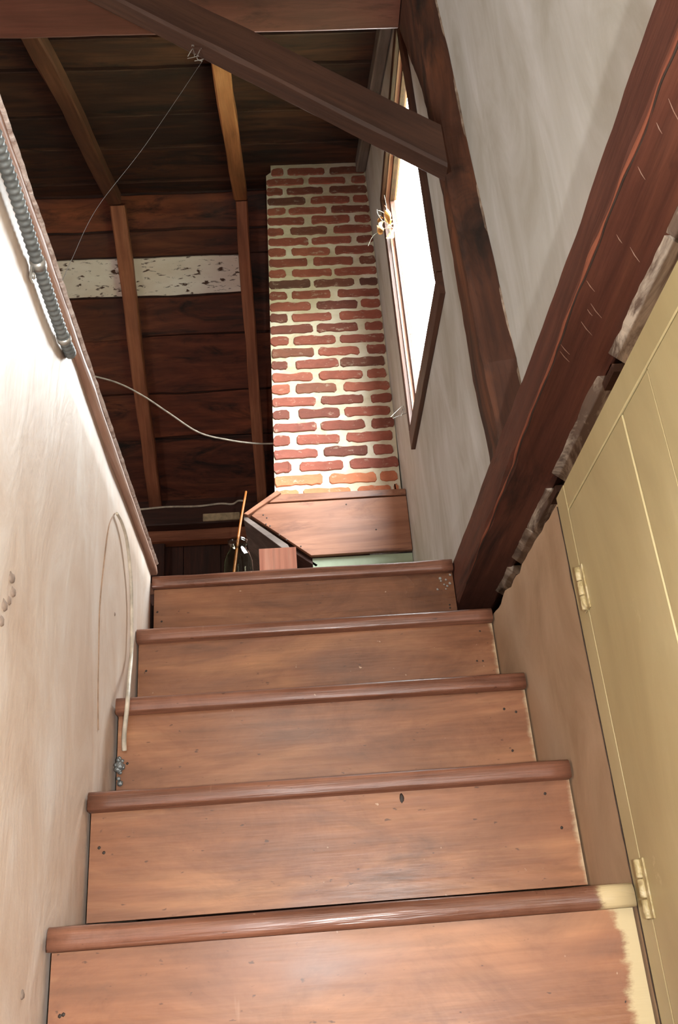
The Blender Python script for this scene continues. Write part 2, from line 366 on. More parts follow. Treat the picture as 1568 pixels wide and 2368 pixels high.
# plaster wall beside the stairs (below the beam)
bm = bmesh.new(); secs = []
for i in range(41):
    y = -0.765+i*(1.1)/40
    zt = -0.222+noise.noise(Vector((y*14, 0, 2)))*0.014+noise.noise(Vector((y*40, 0, 8)))*0.006-0.02*max(0, min(1, (-y-0.2)/0.5))
    secs.append([(XW, y, -1.44), (XW, y, zt), (XW+0.012, y, zt+0.006), (XW+0.1, y, zt+0.006), (XW+0.1, y, -1.44)])
loft(bm, secs); wall_right = tag(mk('wall_right', bm, M_STAIRW), kind='structure')
bm = bmesh.new(); tube(bm, [(XW-0.0003+noise.noise(Vector((0, i*0.31, 2)))*0.0006, -0.7668+noise.noise(Vector((i*0.23, 0, 3)))*0.0018, -1.40+i*0.0115) for i in range(101)], [0.0012+0.0008*noise.noise(Vector((i*0.4, 1, 1))) for i in range(101)], 5)
mk('crack', bm, M_NAIL, None, wall_right)
# infill behind the beam's underside
bm = bmesh.new(); box(bm, 0.875, 0.975, -3.3, 0.4, -0.32, -0.012)
mk('infill', bm, M_LUMP, None, wall_right)
# masonry behind the door and below
bm = bmesh.new(); box(bm, 0.888, 0.98, -3.3, 0.34, -1.44, -0.32)
mk('backing_wall', bm, M_STAIRW, None, wall_right)

# attic floor left of the stairwell and beyond the top step, landing, far walls
fl_ = empty('floor'); tag(fl_, kind='structure')
y = -3.2; k = 0
while y < 3.5:
    bm = bmesh.new(); x1 = -0.102 if y < 0.05 else XG-0.003
    x0 = -3.0
    yb = min(y+0.2, 3.5)
    if y < 0.05 < yb: yb = 0.05
    box(bm, 0, x1-x0, 0, yb-y-0.004, -0.03, 0); mk('floor_board', bm, M_FLOOR, Matrix.Translation((x0, y, 0)), fl_); y = yb
bm = bmesh.new(); box(bm, -0.1, 0.98, -3.3, -1.17, -1.56, -1.44); tag(mk('floor_landing', bm, M_FLOOR), kind='structure')
bm = bmesh.new(); box(bm, -0.1, 0.98, -3.4, -3.3, -1.56, 0.95); tag(mk('wall_front', bm, M_LEFT), kind='structure')
bm = bmesh.new(); prism(bm, [(-3.3, 0.0), (3.6, 0.0), (3.6, zroof(3.6, top)), (YR, zroof(YR, top)), (-3.3, zroof(-3.3, top))], -3.16, -3.0)
tag(mk('wall_far_left', bm, M_LEFT), kind='structure')
bm = bmesh.new(); box(bm, -3.0, -0.1, -3.4, -3.3, -0.05, 0.95); tag(mk('wall_front_attic', bm, M_DARK), kind='structure')
wb = tag(empty('wall_back', (0, 3.5, 0)), kind='structure')
x = -3.0
while x < XG:
    wd = random.uniform(0.18, 0.26); x2 = min(x+wd, XG)
    bm = bmesh.new(); box(bm, 0, 1.93, 0, x2-x-0.006, -0.02, 0)
    M = Matrix(((0, 1, 0, x), (0, 0, 1, 3.52), (1, 0, 0, 0.0), (0, 0, 0, 1)))
    mk('wall_plank', bm, M_DARK, M, wb); x = x2
bm = bmesh.new(); prism(bm, [(3.523, 0.0), (3.60, 0.0), (3.60, zroof(3.60, 0.085)), (3.523, zroof(3.523, 0.085))], -3.0, XG-0.002); mk('wall_sheathing', bm, M_DARK, None, wb)

bm = bmesh.new(); box(bm, -3.1, -0.1, -3.3, 3.55, -0.06, -0.031); box(bm, -0.1, 0.98, 0.05, 3.55, -0.06, -0.031); mk('subfloor', bm, M_DARK, None, fl_)
bm = bmesh.new(); box(bm, -0.1, 0.98, -1.165, 0.36, -1.56, -1.445); box(bm, -0.1, 0.98, 0.345, 0.40, -1.445, -0.061); box(bm, -0.1, -0.002, 0.004, 0.344, -1.44, -0.061)
tag(mk('wall_under_stairs', bm, M_DARK), kind='structure')

# roof: boards under a dark outer deck
ceil = tag(empty('ceiling', (0, YR, ZR)), kind='structure')
H = 0.078
def plane_m(slope, far):
    # local X = world X, local Y = down the slope from the ridge, local Z = outwards
    if far: yv = Vector((0, math.cos(slope), -math.sin(slope)))
    else: yv = Vector((0, -math.cos(slope), -math.sin(slope)))
    return yv
YB, ZB = 1.909, 3.241
def roof_board(x0, x1, d0, d1, far, m, seed, tilt=0.007, amp=0.014, gap=0.007):
    yv = plane_m(RF if far else RN, far); xv = Vector((1, 0, 0)); zv = xv.cross(yv)
    flip = zv.z < 0
    if flip: zv = -zv
    M = Matrix((xv, yv, zv)).transposed().to_4x4(); M.translation = (x0, YB, ZB)
    bm = bmesh.new(); secs = []; n = max(10, int((x1-x0)/0.05))
    for i in range(n+1):
        x = (x1-x0)*i/n; X = x+x0
        a = d0+gap+amp*(noise.noise(Vector((X*1.9, seed, 0)))+0.35*noise.noise(Vector((X*8, seed, 5))))
        b = d1+amp*(noise.noise(Vector((X*1.9, seed+1, 0)))+0.35*noise.noise(Vector((X*8, seed+1, 5))))-gap
        wv = 0.004*noise.noise(Vector((X*1.4, seed, 9)))
        secs.append([(x, a, wv+tilt), (x, a+0.004, wv+tilt-0.003), (x, b-0.004, wv-0.003), (x, b, wv), (x, b, wv+0.022), (x, a, wv+0.022)])
    loft(bm, secs); return mk('roof_board', bm, m, M, ceil)
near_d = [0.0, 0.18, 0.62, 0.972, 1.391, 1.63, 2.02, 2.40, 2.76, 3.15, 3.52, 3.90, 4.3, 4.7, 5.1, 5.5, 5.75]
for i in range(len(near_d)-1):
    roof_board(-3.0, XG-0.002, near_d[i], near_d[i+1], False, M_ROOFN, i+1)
far_d = [0.0, 0.205, 0.362, 0.60, 0.85, 1.229, 1.541, 2.02]
for i in range(len(far_d)-1):
    if i == 2:
        o = roof_board(-3.0, 0.125, far_d[i], far_d[i+1], True, M_WHITE, 31+i, amp=0.016); o['label'] = 'whitewashed board with dark flecks'
        roof_board(0.135, XG-0.002, far_d[i], far_d[i+1], True, M_ROOF, 51+i)
    elif i in (3, 5):
        roof_board(-3.0, -0.56, far_d[i], far_d[i+1]+0.02, True, M_ROOF, 31+i); roof_board(-0.55, XG-0.002, far_d[i], far_d[i+1], True, M_ROOF, 61+i)
    else: roof_board(-3.0, XG-0.002, far_d[i], far_d[i+1], True, M_ROOF, 31+i)
for far in (False, True):
    s = RF if far else RN; yv = plane_m(s, far); xv = Vector((1, 0, 0)); zv = xv.cross(yv); zv = -zv if zv.z < 0 else zv
    M = Matrix((xv, yv, zv)).transposed().to_4x4(); M.translation = (-3.2, YB, ZB)
    bm = bmesh.new(); box(bm, 0, 4.115, -0.03, 2.25 if far else 6.0, 0.027, 0.06); mk('roof_deck', bm, M_DARK, M, ceil)

# window in the gable
win = tag(empty('window_1', (XG, (WY0+WY1)/2, WZ0)), kind='structure')
def plank(name, p0, p1, up, wd, th, m, parent, **kw): return timber(name, p0, p1, up, wd, th, m, parent, seg=kw.pop('seg', 10), jit=kw.pop('jit', 0.0015), ch=kw.pop('ch', 0.002), **kw)
e = 0.018
plank('casing', (XG-e, WY0-0.045, WZ0-0.035), (XG-e, WY1+0.045, WZ0-0.035), (1, 0, 0), 0.085, e, M_CASE, win, seed=1)
plank('casing', (XG-e, WY0-0.024, WZ0+0.009), (XG-e, WY0-0.024, WZ1), (1, 0, 0), 0.05, e, M_CASE, win, seed=2)
plank('casing', (XG-e, WY1+0.022, WZ0+0.009), (XG-e, WY1+0.022, WZ1), (1, 0, 0), 0.045, e, M_CASE, win, seed=3)
plank('casing', (XG-e, WY0-0.045, WZ1+0.024), (XG-e, WY1+0.045, WZ1+0.024), (1, 0, 0), 0.05, e, M_CASE, win, seed=4)
for (y0, y1, z0, z1, nm) in ((WY1-0.008, WY1-0.001, WZ0, WZ1, 'jamb_board'), (WY0+0.001, WY0+0.008, WZ0, WZ1, 'jamb_board'), (WY0+0.008, WY1-0.008, WZ1-0.008, WZ1-0.001, 'head_board'), (WY0+0.008, WY1-0.008, WZ0+0.001, WZ0+0.012, 'sill')):
    bm = bmesh.new()
    if nm == 'jamb_board':
        box(bm, 0, z1-z0-0.002, 0, T, 0, y1-y0); M = Matrix(((0, 1, 0, XG), (0, 0, 1, y0), (1, 0, 0, z0+0.001), (0, 0, 0, 1)))
    else:
        box(bm, 0, y1-y0, 0, T, 0, z1-z0); M = Matrix(((0, 1, 0, XG), (1, 0, 0, y0), (0, 0, 1, z0), (0, 0, 0, 1)))
    mk(nm, bm, M_REVEAL, M, win)
XS = XG+0.016
bm = bmesh.new()
box(bm, XS, XS+0.02, WY0+0.009, WY0+0.04, WZ0+0.013, WZ1-0.009); box(bm, XS, XS+0.02, WY1-0.034, WY1-0.009, WZ0+0.013, WZ1-0.009)
box(bm, XS, XS+0.02, WY0+0.04, WY1-0.034, WZ0+0.013, WZ0+0.04); box(bm, XS, XS+0.02, WY0+0.04, WY1-0.034, WZ1-0.04, WZ1-0.009)
sash = mk('sash', bm, M_CASE, None, win)
bm = bmesh.new(); box(bm, XS+0.008, XS+0.012, WY0+0.041, WY1-0.035, WZ0+0.041, WZ1-0.041); mk('pane', bm, M_GLASS, None, sash)

# worn wooden trim along the top of the left wall
bm = bmesh.new(); secs = []
for i in range(61):
    yy = -2.6+i*(2.6+0.03)/60; z0 = ztop(yy)
    n1 = noise.noise(Vector((yy*9, 0, 1)))*0.0022; n2 = noise.noise(Vector((yy*9, 4, 1)))*0.002
    secs.append([(yy+2.6, -0.03, z0+0.001), (yy+2.6, 0.011+n1, z0+0.001), (yy+2.6, 0.013+n1, z0+0.006), (yy+2.6, 0.011+n2, z0+0.024), (yy+2.6, 0.006, z0+0.028), (yy+2.6, -0.03, z0+0.028)])
loft(bm, secs)
tag(mk('trim_1', bm, M_TRIM, Matrix(((0, 1, 0, 0), (1, 0, 0, -2.6), (0, 0, 1, 0), (0, 0, 0, 1)))), kind='structure')

M_BEAD = plaster('dusty_bead', (150, 124, 110), (206, 188, 178), (232, 222, 216), (30, 60, 30), 0.8, 0.6)
bm = bmesh.new(); bp = [(0.0128+noise.noise(Vector((y_*60, 0, 1)))*0.0014, y_, ztop(y_)+0.0255+noise.noise(Vector((y_*50, 3, 1)))*0.0014) for y_ in [-2.59+i*0.0105 for i in range(249)]]
tube(bm, bp, [0.0042+0.0012*noise.noise(Vector((p_[1]*25, 0, 6))) for p_ in bp], 7); mk('dusty_bead', bm, M_BEAD, None, bpy.data.objects['trim_1'])

# olive plank door in the right wall with its frame
DX = 0.786
def board_z(name, y0, y1, z0, z1, x0, th, m, parent, bev=0.0013):
    """upright board with eased edges facing -X"""
    bm = bmesh.new(); secs = []
    for zz in (0, z1-z0):
        secs.append([(zz, 0, th), (zz, 0, bev), (zz, bev, 0), (zz, y1-y0-bev, 0), (zz, y1-y0, bev), (zz, y1-y0, th)])
    loft(bm, secs)
    return mk(name, bm, m, Matrix(((0, 0, 1, x0), (0, 1, 0, y0), (1, 0, 0, z0), (0, 0, 0, 1))), parent)
tag(board_z('trim_2', -0.8165, -0.7690, -1.44, -0.236, DX+0.0005, 0.09, M_OLIVE, None), kind='structure')
bm = bmesh.new(); bmesh.ops.create_cube(bm, size=1)
for v in bm.verts: v.co = Vector((DX+0.045+v.co.x*0.09, -1.96+v.co.y*2.28, -0.2585+v.co.z*0.044))
bmesh.ops.bevel(bm, geom=bm.edges[:], offset=0.0015, segments=1, affect='EDGES')
tag(mk('trim_3', bm, M_OLIVE), kind='structure')
door = tag(empty('door_1', (DX, -0.818, -1.42)), kind='structure')
ye = [-0.8185, -1.100, -1.200, -1.45, -1.62, -1.86]
for i in range(5):
    board_z('door_plank', ye[i+1]+0.001, ye[i]-0.001, -1.42, -0.2845, DX+(0.0, 0.001, 0.0, 0.001, 0)[i], 0.03, M_OLIVE, door, 0.0012)
for (zc, h) in ((-0.414, 0.070), (-0.836, 0.074)):
    bm = bmesh.new(); box(bm, DX-0.0025, DX+0.0002, -0.833, -0.803, zc-h/2, zc+h/2)
    bmesh.ops.bevel(bm, geom=bm.edges[:], offset=0.001, segments=1, affect='EDGES')
    hg = mk('hinge', bm, M_OLIVED, None, door)
    for k in range(3):
        bm = bmesh.new(); a = zc-h/2+k*h/3
        tube(bm, [(DX-0.0045, -0.8175, a+0.0008), (DX-0.0045, -0.8175, a+0.002), (DX-0.0045, -0.8175, a+h/3-0.002), (DX-0.0045, -0.8175, a+h/3-0.0008)], [0.0040, 0.0050, 0.0050, 0.0040], 12)
        mk('knuckle', bm, M_OLIVED, None, hg, True)
# frame on the far side of the door, out of the photograph
tag(board_z('trim_4', -1.92, -1.8615, -1.44, -0.283, DX-0.004, 0.09, M_OLIVE, None), kind='structure')

# ------------------------------------------------------------------ timber frame
def one(o, label, cat, group=None): return tag(o, label, cat, group)
# girt beam along the right wall at attic floor level
bm = bmesh.new(); secs = []
for i in range(141):
    yy = -3.2+i*3.5/140
    n = [noise.noise(Vector((yy*3, k*5.1, 2)))*0.004+noise.noise(Vector((yy*16, k*5.1, 7)))*0.0016 for k in range(8)]
    a = 0.003+max(0, noise.noise(Vector((yy*9, 1.5, 3))))*0.012
    xr = 0.845+noise.noise(Vector((yy*6, 9, 1)))*0.010
    X0 = 0.75; zt = -0.002-0.036*max(0, min(1, -yy))
    secs.append([(yy+3.2, X0+n[0]+a, -0.112+n[1]*0.5), (yy+3.2, xr, -0.112+n[1]*0.5), (yy+3.2, xr+0.02, -0.10), (yy+3.2, 0.96, -0.008), (yy+3.2, X0+0.006, zt+n[4]), (yy+3.2, X0+n[5], zt-0.006+n[4]), (yy+3.2, X0+n[5]*0.6+n[0]*0.4, -0.06), (yy+3.2, X0+n[0], -0.109+a+n[1]*0.5)])
loft(bm, secs)
girt = one(mk('girt_beam', bm, M_BEAM, Matrix(((0, 1, 0, 0), (1, 0, 0, -3.2), (0, 0, 1, 0), (0, 0, 0, 1)))), 'massive dark red-brown hewn beam running along the right wall above the olive door', 'beam')
# raw orange crack along the beam's lower arris
crk = wood('raw_orange_wood', (92, 48, 33), (124, 68, 47), (146, 86, 60), 0.75, 1.0, pore=0.2)
MY = Matrix(((0, 1, 0, 0), (1, 0, 0, -3.2), (0, 0, 1, 0), (0, 0, 0, 1)))
bm = bmesh.new(); pts = []; rad = []; dpts = []
for i in range(280):
    yy = -1.95+i*1.85/279
    m0, m1 = [noise.noise(Vector((yy*3, k*5.1, 2)))*0.004+noise.noise(Vector((yy*16, k*5.1, 7)))*0.0016 for k in (0, 1)]
    a = 0.003+max(0, noise.noise(Vector((yy*9, 1.5, 3))))*0.012
    q = noise.noise(Vector((yy*22, 3, 4)))*0.0012; r_ = max(0.0006, 0.0018+noise.noise(Vector((yy*12, 6, 4)))*0.0024)*min(1, (279-i)/60+0.15)
    X_, Z_ = 0.75+m0+a*0.55+q, -0.1115+m1*0.5+a*0.42
    pts.append((yy+3.2, X_, Z_)); rad.append(r_); dpts.append((yy+3.2, X_+r_*0.75+0.0012, Z_-r_*0.6-0.0006))
tube(bm, pts, rad, 6); mk('split_edge', bm, crk, MY, girt)
bm = bmesh.new(); tube(bm, dpts, 0.0013, 5); mk('crack', bm, M_NAIL, MY, girt)
bm = bmesh.new(); rng = random.Random(9)
for i in range(11):
    yy = rng.uniform(-1.5, -0.95); xx = rng.uniform(0.755, 0.80); ln = rng.uniform(0.012, 0.04)
    tube(bm, [(yy+3.2, xx, -0.1128), (yy+3.2+ln*0.5, xx+ln*0.35, -0.1132), (yy+3.2+ln, xx+ln*0.75, -0.1128)], [0.0003, 0.0007, 0.0003], 4)
mk('scratches', bm, M_TRIM, MY, girt)['kind'] = 'stuff'
# broken plaster keys and old lath ends left under the beam's edge
rng = random.Random(3)
M_SMEAR = wood('whitewash_smeared_board', (70, 52, 42), (104, 84, 70), (128, 108, 92), 0.85, 0.5, stain=(198, 182, 162), stain_at=(0.44, 0.58), bstr=0.5, pore=0.3, stain_scale=2.6)
segs = [(-1.90, -1.245), (-1.240, -0.995), (-0.935, -0.63), (-0.57, -0.40), (-0.395, -0.245), (-0.19, -0.05)]
for q, (ya, yb) in enumerate(segs):
    bm = bmesh.new(); secs = []; n_ = max(10, int((yb-ya)/0.008))
    for i in range(n_+1):
        yy = ya+(yb-ya)*i/n_
        d1 = noise.noise(Vector((yy*12, q, 1)))*0.004+noise.noise(Vector((yy*50, q, 2)))*0.0015
        d2 = noise.noise(Vector((yy*14, q, 5)))*0.005+noise.noise(Vector((yy*60, q, 6)))*0.002
        secs.append([(yy+3.2, 0.832-d1, -0.109), (yy+3.2, 0.836-d1, -0.1145-d2*0.3), (yy+3.2, 0.862-d2*0.5, -0.138+d2), (yy+3.2, 0.8765, -0.156+d1), (yy+3.2, 0.8765, -0.109)])
    loft(bm, secs); mk('plaster_lump', bm, M_SMEAR if q < 4 else M_LUMP, MY, wall_right)
for yy, zz in ((-0.965, -0.142), (-0.60, -0.15), (-0.215, -0.165)):
    bm = bmesh.new(); box(bm, 0, 0.05, 0, 0.05, 0, 0.014)
    mk('lath_end', bm, M_BRACE, Matrix.Translation((0.838, yy-0.025, zz)), wall_right)

# gunstock post in the gable
M, L = Matrix(((0, 0, 1, 0), (0, 1, 0, 0), (1, 0, 0, 0), (0, 0, 0, 1))), 0
bm = bmesh.new(); secs = []
prof = [(0.002, -0.435, -0.318), (0.3, -0.425, -0.298), (0.6, -0.40, -0.285), (0.9, -0.375, -0.292), (1.2, -0.36, -0.285), (1.45, -0.345, -0.235), (1.7, -0.325, -0.14), (1.895, -0.305, -0.075), (2.12, -0.295, -0.06)]
n = 60
for i in range(n+1):
    z = 0.002+i*(2.12-0.002)/n
    for (a, b) in zip(prof, prof[1:]):
        if a[0] <= z <= b[0]+1e-6:
            t = (z-a[0])/(b[0]-a[0]); y0 = a[1]+(b[1]-a[1])*t; y1 = a[2]+(b[2]-a[2])*t
    j = [noise.noise(Vector((z*4, k*3.7, 5)))*0.005+noise.noise(Vector((z*19, k*3.7, 5)))*0.0025 for k in range(6)]
    x0 = 0.80
    secs.append([(z, y0+0.012+j[0], x0+j[1]), (z, y1-0.006+j[2], x0+j[1]), (z, y1+j[2], x0+0.008), (z, y1+j[2], XG-0.001), (z, y0+j[0]*1.6-0.01, XG-0.001), (z, y0+j[0], x0+0.014+j[3])])
loft(bm, secs)
post = one(mk('gable_post', bm, M_POST, M), 'dark hewn upright post against the gable plaster, standing on the girt beam', 'post')
# strip of broken plaster where the gable plaster meets the post
bm = bmesh.new(); secs = []
for i in range(80):
    z = 0.1+i*1.75/79
    for (a, b) in zip(prof, prof[1:]):
        if a[0] <= z <= b[0]+1e-6: y0 = a[1]+(b[1]-a[1])*(z-a[0])/(b[0]-a[0])
    wv = 0.004+noise.noise(Vector((z*4.5, 0, 3)))*0.012+noise.noise(Vector((z*22, 0, 3)))*0.004
    secs.append([(XG+0.001, y0-0.002, z), (XG-0.005, y0-0.004, z), (XG-0.004, y0-0.006-max(0.001, wv)*0.5, z), (XG+0.001, y0-0.008-max(0.002, wv), z)])
loft(bm, secs); mk('plaster_edge', bm, M_LUMP, None, bpy.data.objects['wall_gable'])
bm = bmesh.new(); tube(bm, [(XG-0.018, -0.338, 0.846), (XG-0.001, -0.338, 0.846)], 0.008, 8)
mk('peg', bm, M_NAIL, None, post)
# knee brace from the post up to the purlin
u = Vector((-0.628, 0, 0.506)).normalized(); up = Vector((0.506, 0, 0.628)).normalized()
base = Vector((0.783, -0.364, 1.098))-up*0.124
bm = timber_bm(1.40, 0.062, 0.124, 30, 0.004, 0.008, 5)
for v in bm.verts:                      # plumb cut where it meets the post
    if v.co.x < 0.001: v.co.x = (0.803-base.x-up.x*v.co.z)/u.x
Mb = Matrix((u, up.cross(u), up)).transposed().to_4x4(); Mb.translation = base
brace = one(mk('knee_brace', bm, M_BRACE, Mb), 'diagonal dark brown brace rising left from the gable post to the purlin', 'brace')
# purlin
bm = bmesh.new(); secs = []
for i in range(81):
    x = -3.0+i*(0.80+3.0)/80
    b = noise.noise(Vector((x*2.3, 0, 3)))*0.012+noise.noise(Vector((x*7, 0, 3)))*0.006 if x < 0.3 else 0
    c = noise.noise(Vector((x*3, 2, 3)))*0.004
    y0, y1, z0, z1 = -0.36, -0.063, 1.90, 2.12
    secs.append([(x+3, y0, z0+c+0.02), (x+3, y0+0.02, z0+c), (x+3, y1-0.018+b, z0+c), (x+3, y1+b, z0+c+0.02), (x+3, y1+b*0.5, z1), (x+3, y0, z1)])
loft(bm, secs)
one(mk('purlin', bm, M_PURL, Matrix.Translation((-3.0, 0, 0))), 'broad reddish brown purlin crossing under the rafters at the top', 'beam')

# rafters, three lines on each slope
def rafter(xc, wd, far, m, label, bow=0.0, seed=0, y_end=None, w2=None):
    if far: p0 = Vector((xc, YR+0.005, ZR)); p1 = Vector((xc, 3.5, zroof(3.5)))
    else: p0 = Vector((xc, YR-0.005, ZR)); p1 = Vector((xc, -3.28, zroof(-3.28)))
    up = Vector((0, math.sin(RF), math.cos(RF))) if far else Vector((0, -math.sin(RN), math.cos(RN)))
    Mx, L_ = frame_m(p0, p1, up)
    return one(mk('rafter', timber_bm(L_, wd, 0.074, 30, 0.005, 0.007, seed, bow), m, Mx), label, 'rafter')
rafter(-0.552, 0.084, True, M_RAFT, 'reddish rafter beyond the ridge, crossing the whitewashed roof board, left of the other far rafter', 0.01, 1)
rafter(0.168, 0.070, True, M_RAFT, 'brown rafter beyond the ridge, just left of the brick chimney', 0.008, 2)
rafter(-0.562, 0.078, False, M_RAFTD, 'dark weathered rafter on the near slope, nearest the left stair wall', 0.012, 3)
rafter(0.165, 0.078, False, M_RAFT2, 'pale tan rafter on the near slope, emerging below the knee brace', 0.006, 4)
Mx, L_ = frame_m((0.842, 1.585, zroof(1.585)), (0.842, -3.28, zroof(-3.28)), (0, -math.sin(RN), math.cos(RN)))
one(mk('rafter', timber_bm(L_, 0.05, 0.074, 30, 0.003, 0.006, 8), M_GREYR, Mx), 'grey rafter lying against the gable wall above the window', 'rafter')
# wall plate where the far rafters land
plate = thing('wall_plate', 'dark horizontal plate beam under the feet of the far rafters', 'beam', (-3, 3.3, 1.77))
timber('upper_timber', (-3.0, 3.38, 1.77), (XG-0.002, 3.38, 1.77), (0, 0, 1), 0.16, 0.13, M_DARK, plate, seg=40, jit=0.004, seed=2)
timber('lower_timber', (-3.0, 3.43, 1.69), (XG-0.002, 3.43, 1.69), (0, 0, 1), 0.10, 0.078, M_RAFT, plate, seg=40, jit=0.004, seed=3)
timber('rafter_seat', (-3.0, 3.475, 1.902), (XG-0.002, 3.475, 1.902), (0, 0, 1), 0.05, 0.055, M_DARK, plate, seg=40, jit=0.002, seed=4)
bm = bmesh.new(); box(bm, 0, 0.24, -0.018, 0, 0, 0.052); bmesh.ops.bevel(bm, geom=bm.edges[:], offset=0.003, segments=1, affect='EDGES')
one(mk('batten', bm, M_PALE, Matrix.Translation((-0.212, 3.295, 1.772))), 'short pale batten fixed to the dark wall plate', 'batten')
timber('wall_stud', (-0.52, 3.455, 0.001), (-0.52, 3.455, 1.69), (0, -1, 0), 0.09, 0.04, M_DARK, None, seed=9)
one(bpy.data.objects['wall_stud'], 'dark upright stud below the wall plate at the back wall', 'post')

# ------------------------------------------------------------------ staircase
stairs = thing('staircase', 'steep narrow varnished wooden staircase climbing between plaster walls', 'stairs', (0.39, -1.167, -1.44))
OV = 0.022; TH = 0.030
for k in range(-2, 5):
    ny = (k-4)*GRID_T; nz = (k-4)*GRID_R
    xr = 0.783 if k < 4 else 0.747
    # tread: rounded nosing
    bm = bmesh.new(); secs = []; n = 24
    dep = GRID_T+OV+0.012 if k < 4 else 0.055
    for i in range(n+1):
        x = 0.004+(xr-0.004)*i/n
        d = noise.noise(Vector((x*6, k*3.3, 0)))*0.0022+noise.noise(Vector((x*30, k*3.3, 0)))*0.0005
        c = noise.noise(Vector((x*3, k*2.1, 4)))*0.0012-(0.001 if 2 < i < n-2 else 0)
        secs.append([(x, dep, -TH), (x, 0.003+d, -TH), (x, 0.0006+d, -TH+0.004), (x, d, -TH*0.5), (x, 0.0008+d, -0.0075+c), (x, 0.0035+d, -0.0025+c), (x, 0.008+d, c), (x, dep, 0)])
    loft(bm, secs)
    t = mk('tread', bm, M_NOSEP if k == 0 else M_NOSE, Matrix.Translation((0, ny, nz)), stairs)
    if k == 0: t['label'] = 'tread with cream paint at its right end'
    for p in t.data.polygons:
        if len(p.vertices) == 4: p.use_smooth = True
    # riser below it
    zb = nz-GRID_R+{1: 0.0145, 2: 0.0135, 3: 0.013}.get(k, 0.0005); zt = nz-TH-0.0005
    bm = bmesh.new(); x1 = xr
    secs = []
    for i in range(n+1):
        x = 0.006+(x1-0.006)*i/n
        d = noise.noise(Vector((x*2, k*5.3, 0)))*0.0015
        secs.append([(x, d, 0), (x, 0.018, 0), (x, 0.018, zt-zb), (x, d, zt-zb)])
    loft(bm, secs)
    r_ = mk('riser', bm, M_STAIRP1 if k == 0 else (M_STAIRP if k in (1, 2, 3) else M_STAIR), Matrix.Translation((0, ny+OV, zb)), stairs)
    if k == 0: r_['label'] = 'riser with a wide cream paint edge'
    for j in range(4 if 0 <= k else 0):
        xx = random.choice((0.02, 0.03, 0.74, 0.755))+random.uniform(-0.006, 0.006); zz = zb+random.uniform(0.04, 0.15)
        if k == 4: xx = min(xx, 0.73)
        bm = bmesh.new(); bmesh.ops.create_icosphere(bm, subdivisions=1, radius=0.0028); bmesh.ops.scale(bm, vec=(1, 0.4, 1), verts=bm.verts)
        mk('nail_head', bm, M_NAIL, Matrix.Translation((xx, ny+OV, zz)), stairs)
# knot and gouge marks in the risers
for (x, k, z, sx, sz) in ((0.505, 1, -0.660, 0.004, 0.009),):
    bm = bmesh.new(); bmesh.ops.create_icosphere(bm, subdivisions=2, radius=1)
    for v in bm.verts: v.co = Vector((v.co.x*sx*(1+0.4*noise.noise(v.co*3)), v.co.y*0.0014, v.co.z*sz*(1+0.4*noise.noise(v.co*3+Vector((5, 0, 0))))))
    mk('knot', bm, M_NAIL if k == 1 and x > 0.4 else M_BRACE, Matrix.Translation((x, (k-4)*GRID_T+OV+0.0005, z)), stairs, True)

for i in range(9):
    rr = random.Random(i+40); bm = bmesh.new(); bmesh.ops.create_icosphere(bm, subdivisions=2, radius=rr.uniform(0.002, 0.0042))
    for v in bm.verts: v.co *= 1+0.4*noise.noise(v.co*400)
    mk('cocoon', bm, M_DUSTY, Matrix.Translation((0.728+rr.gauss(0, 0.012), OV-0.002, -0.062+rr.gauss(0, 0.022))), stairs, True)

# ------------------------------------------------------------------ chimney
CY, CX0, CX1, CZ0, CZ1 = 1.6, 0.287, 0.862, 1.01, 3.13
LEAN = 0.033/1.9
chim = thing('chimney', 'red brick chimney with pale mortar rising to the roof beside the window', 'chimney', (0.57, CY+0.2, CZ0))
def lean(x, z): return x+(z-CZ0)*LEAN
bm = bmesh.new(); NX, NZ = 24, 84
vv = {}
def ctop(x): return 3.165
for i in range(NX+1):
    for k in range(NZ+1):
        z = CZ0+(CZ1-CZ0)*k/NZ; x = CX0+(CX1-CX0)*i/NX
        d = 0 if i in (0, NX) else noise.noise(Vector((x*30, 0, z*30)))*0.0022+noise.noise(Vector((x*9, 3, z*9)))*0.0018
        vv[i, k] = bm.verts.new((max(min(lean(x, z), XG-0.001), CX0+LEAN*1.9+(0.03 if z > 3.03 else 0)*(1 if x < 0.4 else 0) if z > 2.9 and x < 0.4 and i < 2 else -9), CY+0.002+d, z))
for i in range(NX):
    for k in range(NZ): bm.faces.new((vv[i, k], vv[i+1, k], vv[i+1, k+1], vv[i, k+1]))
def cb(i, k): return bm.verts.new((vv[i, k].co.x, CY+0.42, vv[i, k].co.z))
b00, b10, b01, b11 = cb(0, 0), cb(NX, 0), cb(0, NZ), cb(NX, NZ)
bm.faces.new([vv[0, k] for k in range(NZ+1)]+[b01, b00]); bm.faces.new([vv[NX, k] for k in range(NZ+1)]+[b11, b10])
bm.faces.new([vv[i, 0] for i in range(NX+1)]+[b10, b00]); bm.faces.new([vv[i, NZ] for i in range(NX+1)]+[b11, b01]); bm.faces.new((b00, b10, b11, b01))
mk('mortar', bm, M_MORT, None, chim)
